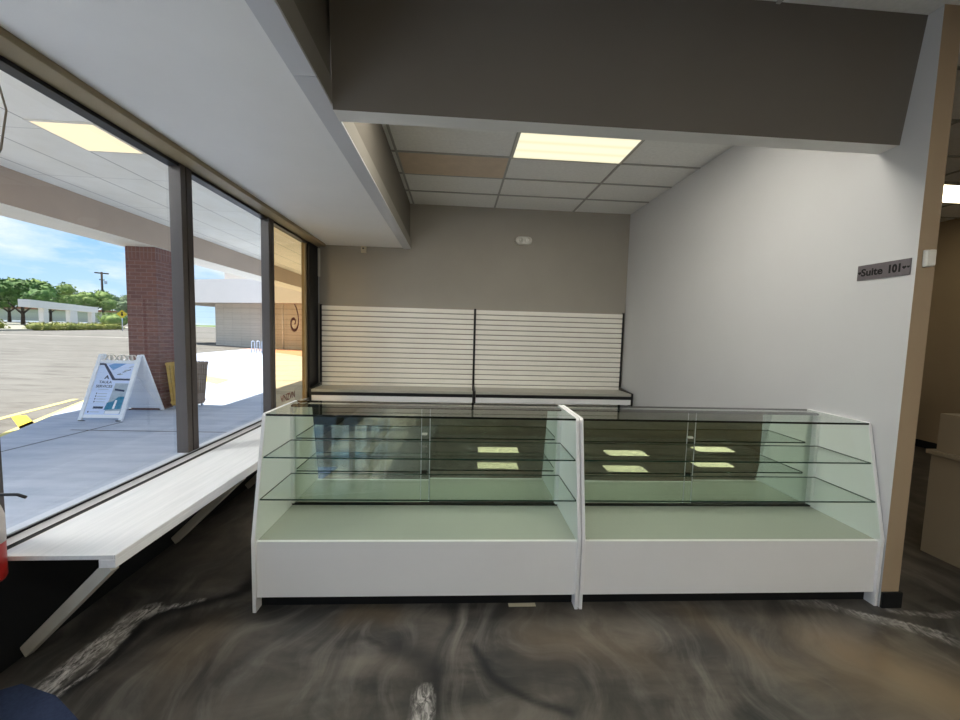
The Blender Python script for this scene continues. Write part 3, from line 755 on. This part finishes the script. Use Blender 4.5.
# slatted bin beside the column
r = empty('litter_bin', (-3.965, 5.47, G)); tag(r, 'tapered yellow and brown slatted bin beside the brick column', 'bin'); r.rotation_euler.z = .0
def frustum(mb, w0, w1, z0, z1): mb.hull([(-w0,-w0,z0),(w0,-w0,z0),(w0,w0,z0),(-w0,w0,z0)], [(-w1,-w1,z1),(w1,-w1,z1),(w1,w1,z1),(-w1,w1,z1)])
m = MB(); frustum(m, .165, .212, .07, .84); m.build('liner', M_canbrown, r)
for side in range(4):
    m = MB()
    for i in range(7):
        t0 = -1+2*i/7+.03; t1 = -1+2*(i+1)/7-.03
        m.hull([(t0*.178,-.172,.06),(t1*.178,-.172,.06),(t1*.178,-.184,.06),(t0*.178,-.184,.06)], [(t0*.232,-.222,.86),(t1*.232,-.222,.86),(t1*.232,-.234,.86),(t0*.232,-.234,.86)])
    m.bar((-.228,-.234,.83), (.228,-.234,.83), .012, .04); m.bar((-.183,-.19,.12), (.183,-.19,.12), .012, .04)
    m.build('slat_side', M_canyellow if side in (0, 3) else M_canbrown, r, 0, Matrix.Rotation(side*PI/2, 4, 'Z'))
for sx in (-1, 1):
    for sy in (-1, 1): m = MB(); m.bar((sx*.15, sy*.15, 0), (sx*.15, sy*.15, .075), .03, .03, 0, (0,1,0)); m.build('foot', M_galv, r)
m = MB(); m.tube([(.205,-.16,.84),(.215,-.16,.92),(.16,-.16,.93),(.15,-.16,.84)], .009); m.build('lid_handle', M_galv, r)

# ------------------------------------------------------------------ neighbouring building
b0, b1 = Vector((-16.81,27.69,0)), Vector((-9.423,25.144,0)); ang = math.atan2(b1.y-b0.y, b1.x-b0.x)
r = empty('neighbour_building', (b0.x, b0.y, G), ang); tag(r, 'pale low building with a deep white fascia beyond the sunlit pavement', 'building')
m = MB(); m.box(0, 0, -.1, 22, 12, 3.13); m.build('block_wall', M_block, r)
m = MB(); fs = m.box(-4.6, -1.3, 3.13, 22, 13, 4.75)
for f in fs:
    if f.calc_center_median().z < 3.2: f.material_index = 1
m.build('fascia', [M_stucco2, M_stucco], r)
m = MB(); m.box(.6, .3, 4.75, 22, 12, 6.6); m.build('parapet', M_stucco, r)
m = MB(); m.tube([(6.1,-.06,.0),(6.1,-.06,3.12)], .05); m.build('downpipe', M_pipe, r)
for x, y in ((-4.1, -.9), (-4.1, 11.5)): m = MB(); m.box(x-.35, y-.35, -.1, x+.35, y+.35, 3.13); m.build('pillar', M_stucco, r)
# bike rack
r = empty('bike_rack', (-10.35, 21.05, G), .39); tag(r, 'pale metal looped bike rack on the sunlit pavement', 'bike rack')
for i in range(4):
    m = MB(); x = -.42+.26*i
    m.tube([(x,0,0),(x,0,.62)] + [(x+.075-.075*math.cos(a), 0, .62+.075*math.sin(a)) for a in [PI*k/8 for k in range(1,8)]] + [(x+.15,0,.62),(x+.15,0,.05 if i < 3 else 0)], .028)
    m.build('hoop', M_galv, r)

# ------------------------------------------------------------------ far side of the lot
A, Bv = Vector((-44.0,42.9)), Vector((-50.33,55.5)); u = (Bv-A).normalized(); n2 = Vector((-u.y, u.x))
r = empty('parking_shelter', (A.x, A.y, gz(A.x)+.1)); tag(r, 'long white flat-roofed shelter across the parking lot', 'shelter')
I = Matrix.Translation((-A.x, -A.y, -gz(A.x)-.1))
def P2(t, s): return A + u*t + n2*s
roofp = [P2(-3.6,-.3), P2(15.6,-.3), P2(15.6,.55), P2(-3.6,.55)]
m = MB(); m.hull([(p.x,p.y,2.86) for p in roofp], [(p.x,p.y,3.62) for p in roofp]); m.build('roof', M_stucco2, r, 0, I)
for t, s in ((0, 0), (6.9, 0), (7.9, 0), (14.1, 0)):
    p = P2(t, s); m = MB(); m.box(p.x-.26, p.y-.26, gz(p.x)+.1, p.x+.26, p.y+.26, 2.87); m.build('column', M_stucco2, r, 0, I)

def leaves(mb, c, rad, n, size, flat=1.0):
    for _ in range(n):
        v = Vector((random.gauss(0,1), random.gauss(0,1), random.gauss(0,1))).normalized(); v = Vector((v.x*rad[0], v.y*rad[1], v.z*rad[2]))*random.uniform(.82, 1.12)
        p = Vector(c)+v; a = Vector((random.uniform(-1,1), random.uniform(-1,1), random.uniform(-1,1))).normalized(); b = a.orthogonal().normalized()
        s = size*random.uniform(.6, 1.3)
        mb.face([p-a*s, p-b*s*.5, p+a*s, p+b*s*.5])
def tree(x, y, z0, h, wid, mat, label, trunk_h=None, n=9):
    th = trunk_h or h*.35
    r = empty('tree', (x, y, z0)); tag(r, label, 'tree', 'trees beyond the parking lot')
    m = MB(); m.tube([(0,0,-.2),(.05,0,th*.6),(0,.05,th*1.2)], [.22,.17,.13]); m.tube([(0,0,th*.7),(wid*.25,0,th*1.35)], [.12,.07]); m.tube([(0,0,th*.7),(-wid*.25,.1,th*1.35)], [.12,.07]); m.build('trunk', M_bark, r)
    m = MB()
    for i in range(n):
        a = random.uniform(0, 2*PI); q = random.uniform(0, .5)*wid; zz = th + (h-th)*random.uniform(.2, .8)
        k = (h-th)*random.uniform(.22, .36); c = (q*math.cos(a), q*math.sin(a), zz)
        m.blob(c, k*.85, 2, .35, (1.15,1.15,.9)); leaves(m, c, (k*1.15,k*1.15,k*.9), 150, .22)
    m.build('crown', mat, r)
tree(-53.5, 49.9, .9, 5.6, 6.5, M_leaf1, 'dark green spreading tree at the near end of the white shelter', 2.0, 14)
tree(-61.7, 49.5, 1.0, 5.2, 6, M_leaf1, 'dark green tree left of the white shelter at the glass edge', 1.6, 12)
tree(-74, 74, 1.2, 7.6, 9, M_leaf2, 'pale yellow-green tree behind the middle of the white shelter', 2.5, 12)
tree(-66, 60, 1.1, 6.0, 8, M_leaf1, 'mid green tree behind the first shelter column', 2.2, 12)
tree(-83, 92, 1.2, 8.2, 10, M_leaf2, 'tall pale tree behind the far end of the shelter', 3, 12)
tree(-92, 112, 1.25, 8.0, 10, M_leaf3, 'grey-green tree behind the yellow diamond sign', 3, 12)
tree(-70, 88, 1.2, 6.0, 6, M_leaf3, 'grey-green tree between the pole and the brick column', 2, 10)
tree(-100, 80, 1.3, 8.2, 12, M_leaf3, 'hazy far tree line clump behind the shelter roof', 3, 12)
m = MB()
for i in range(8): m.blob((random.uniform(-1.4,1.4), random.uniform(-1.4,1.4), .7+random.uniform(-.2,.7)), .9, 2, .3); leaves(m, (random.uniform(-1.3,1.3), random.uniform(-1.3,1.3), 1.2), (1.3,1.3,1), 120, .14)
o = m.build('shrub', M_leaf2, mat=Matrix.Translation((-61.6,72.4,gz(-61.6)+.15))); tag(o, 'rounded light green shrub at the far end of the shelter', 'shrub')
m = MB()
for i in range(26):
    t = i/25; x = -40.4-3.4*t; y = 38.4+13.2*t; m.blob((x, y, gz(x)+.32), .55, 2, .3, (1,1,.7)); leaves(m, (x,y,gz(x)+.35), (.75,.75,.5), 60, .1)
o = m.build('hedge', M_hedge); tag(o, 'low clipped yellow-green hedge in front of the white shelter', 'hedge', kind='stuff')
m = MB()
for i in range(10):
    t = i/9; x = -42.0+1.4*t; y = 36.6-3.5*t; m.blob((x, y, gz(x)+.4), .6, 2, .3, (1,1,.8)); leaves(m, (x,y,gz(x)+.4), (.85,.85,.65), 60, .12)
o = m.build('shrub', M_hedge); tag(o, 'low ragged shrub at the left edge of the lot island', 'shrub')
# utility pole and warning sign
r = empty('utility_pole', (-90.7, 104.0, 1.2)); tag(r, 'tall wooden utility pole with crossarm above the far trees', 'utility pole')
m = MB(); m.tube([(0,0,-.2),(0,0,13.2)], [.28,.2]); m.build('pole', M_bark, r)
m = MB(); m.bar((-1.0,-.87,12.9),(1.0,.87,12.9), .25, .3); m.build('crossarm', M_bark, r)
m = MB(); m.bar((-.4,-.35,11.2),(.4,.35,11.2), .2, .2); m.build('crossarm', M_bark, r)
m = MB(); m.lathe([(.3,0),(.3,.9),(.1,1.0)], (.55,.45,10.2)); m.build('transformer', M_galv, r)
r = empty('warning_sign', (-39.5, 47.3, gz(-39.5))); tag(r, 'yellow diamond warning sign on a post beside the brick column', 'sign'); r.rotation_euler.z = .72
m = MB(); m.tube([(0,0,-.1),(0,0,2.4)], .05); m.build('post', M_galv, r)
m = MB(); m.prism('y', -.08, -.05, [(0,1.55),(.5,2.05),(0,2.55),(-.5,2.05)]); m.build('plate', M_yellow, r)
m = MB(); m.prism('y', -.095, -.081, [(-.08,1.85),(.08,1.85),(.10,2.0),(.05,2.15),(.1,2.25),(0,2.34),(-.1,2.25),(-.05,2.15),(-.1,2.0)]); m.build('symbol', M_ink, r)
# low pale shop across the street
r = empty('far_shop', (-150, 158, 1.2), .78); tag(r, 'low pale building across the street seen between the shelter columns', 'building')
m = MB(); m.box(-18, -6, -.3, 18, 6, 4.2); m.build('wall', M_stucco, r)
m = MB(); m.box(-18.5, -6.6, 4.2, 18.5, 6.5, 5.0); m.build('roof', paint('dull_red_roof', lin(150,96,84), .8), r)

# ------------------------------------------------------------------ sky, sun
wd = bpy.data.worlds.new('sky'); SC.world = wd; wd.use_nodes = True; nt = wd.node_tree; nt.nodes.clear()
N = nt.nodes.new; Lk = nt.links.new
out = N('ShaderNodeOutputWorld'); bg = N('ShaderNodeBackground'); tc = N('ShaderNodeTexCoord')
sep = N('ShaderNodeSeparateXYZ'); Lk(tc.outputs['Generated'], sep.inputs[0])
gr = N('ShaderNodeValToRGB'); Lk(sep.outputs[2], gr.inputs[0])
e = gr.color_ramp.elements; e[0].position = 0; e[0].color = (.56,.76,.95,1); e[1].position = .6; e[1].color = (.20,.42,.78,1)
k = e.new(.2); k.color = (.24,.52,.90,1)
mp = N('ShaderNodeMapping'); Lk(tc.outputs['Generated'], mp.inputs[0]); mp.inputs['Scale'].default_value = (1, 1, 3.2); mp.inputs['Location'].default_value = (.35,.1,.2)
nz = N('ShaderNodeTexNoise'); Lk(mp.outputs[0], nz.inputs['Vector']); nz.inputs['Scale'].default_value = 3.2; nz.inputs['Detail'].default_value = 8; nz.inputs['Roughness'].default_value = .58
cr = N('ShaderNodeValToRGB'); Lk(nz.outputs[0], cr.inputs[0]); cr.color_ramp.elements[0].position = .46; cr.color_ramp.elements[1].position = .64
mx = N('ShaderNodeMix'); mx.data_type = 'RGBA'; Lk(cr.outputs[0], mx.inputs[0]); Lk(gr.outputs[0], mx.inputs[6]); mx.inputs[7].default_value = (.94,.96,1.0,1)
Lk(mx.outputs[2], bg.inputs[0]); bg.inputs[1].default_value = .95; Lk(bg.outputs[0], out.inputs[0])
sd = bpy.data.lights.new('sun', 'SUN'); sd.energy = 8.0; sd.angle = .01; sd.color = (1,.95,.86)
so = bpy.data.objects.new('sun', sd); COL.objects.link(so); so.location = (-20, 5, 30)
so.rotation_euler = Vector((.436,-.04,-.9)).to_track_quat('-Z', 'Y').to_euler()

# ------------------------------------------------------------------ camera
cam = bpy.data.cameras.new('camera'); co = bpy.data.objects.new('camera', cam); COL.objects.link(co); SC.camera = co
yaw, pit, rol = -.0647, -.0731, .0269
fw = Vector((-math.sin(yaw)*math.cos(pit), math.cos(yaw)*math.cos(pit), math.sin(pit))); rt = Vector((math.cos(yaw), math.sin(yaw), 0)); up = rt.cross(fw)
r2 = rt*math.cos(rol)+up*math.sin(rol); u2 = -rt*math.sin(rol)+up*math.cos(rol)
co.matrix_world = Matrix(((r2.x,u2.x,-fw.x,1.0715),(r2.y,u2.y,-fw.y,-2.0307),(r2.z,u2.z,-fw.z,1.55),(0,0,0,1)))
cam.sensor_fit = 'HORIZONTAL'; cam.sensor_width = 36; cam.lens = 381.6*36/960; cam.clip_start = .02; cam.clip_end = 1500

SC.cycles.max_bounces = 16; SC.cycles.diffuse_bounces = 6; SC.cycles.glossy_bounces = 8; SC.cycles.transparent_max_bounces = 32
SC.cycles.sample_clamp_indirect = 6
vs = SC.view_settings; vs.view_transform = 'Standard'; vs.look = 'None'; vs.gamma = 1; vs.use_curve_mapping = False; vs.exposure = 0.45
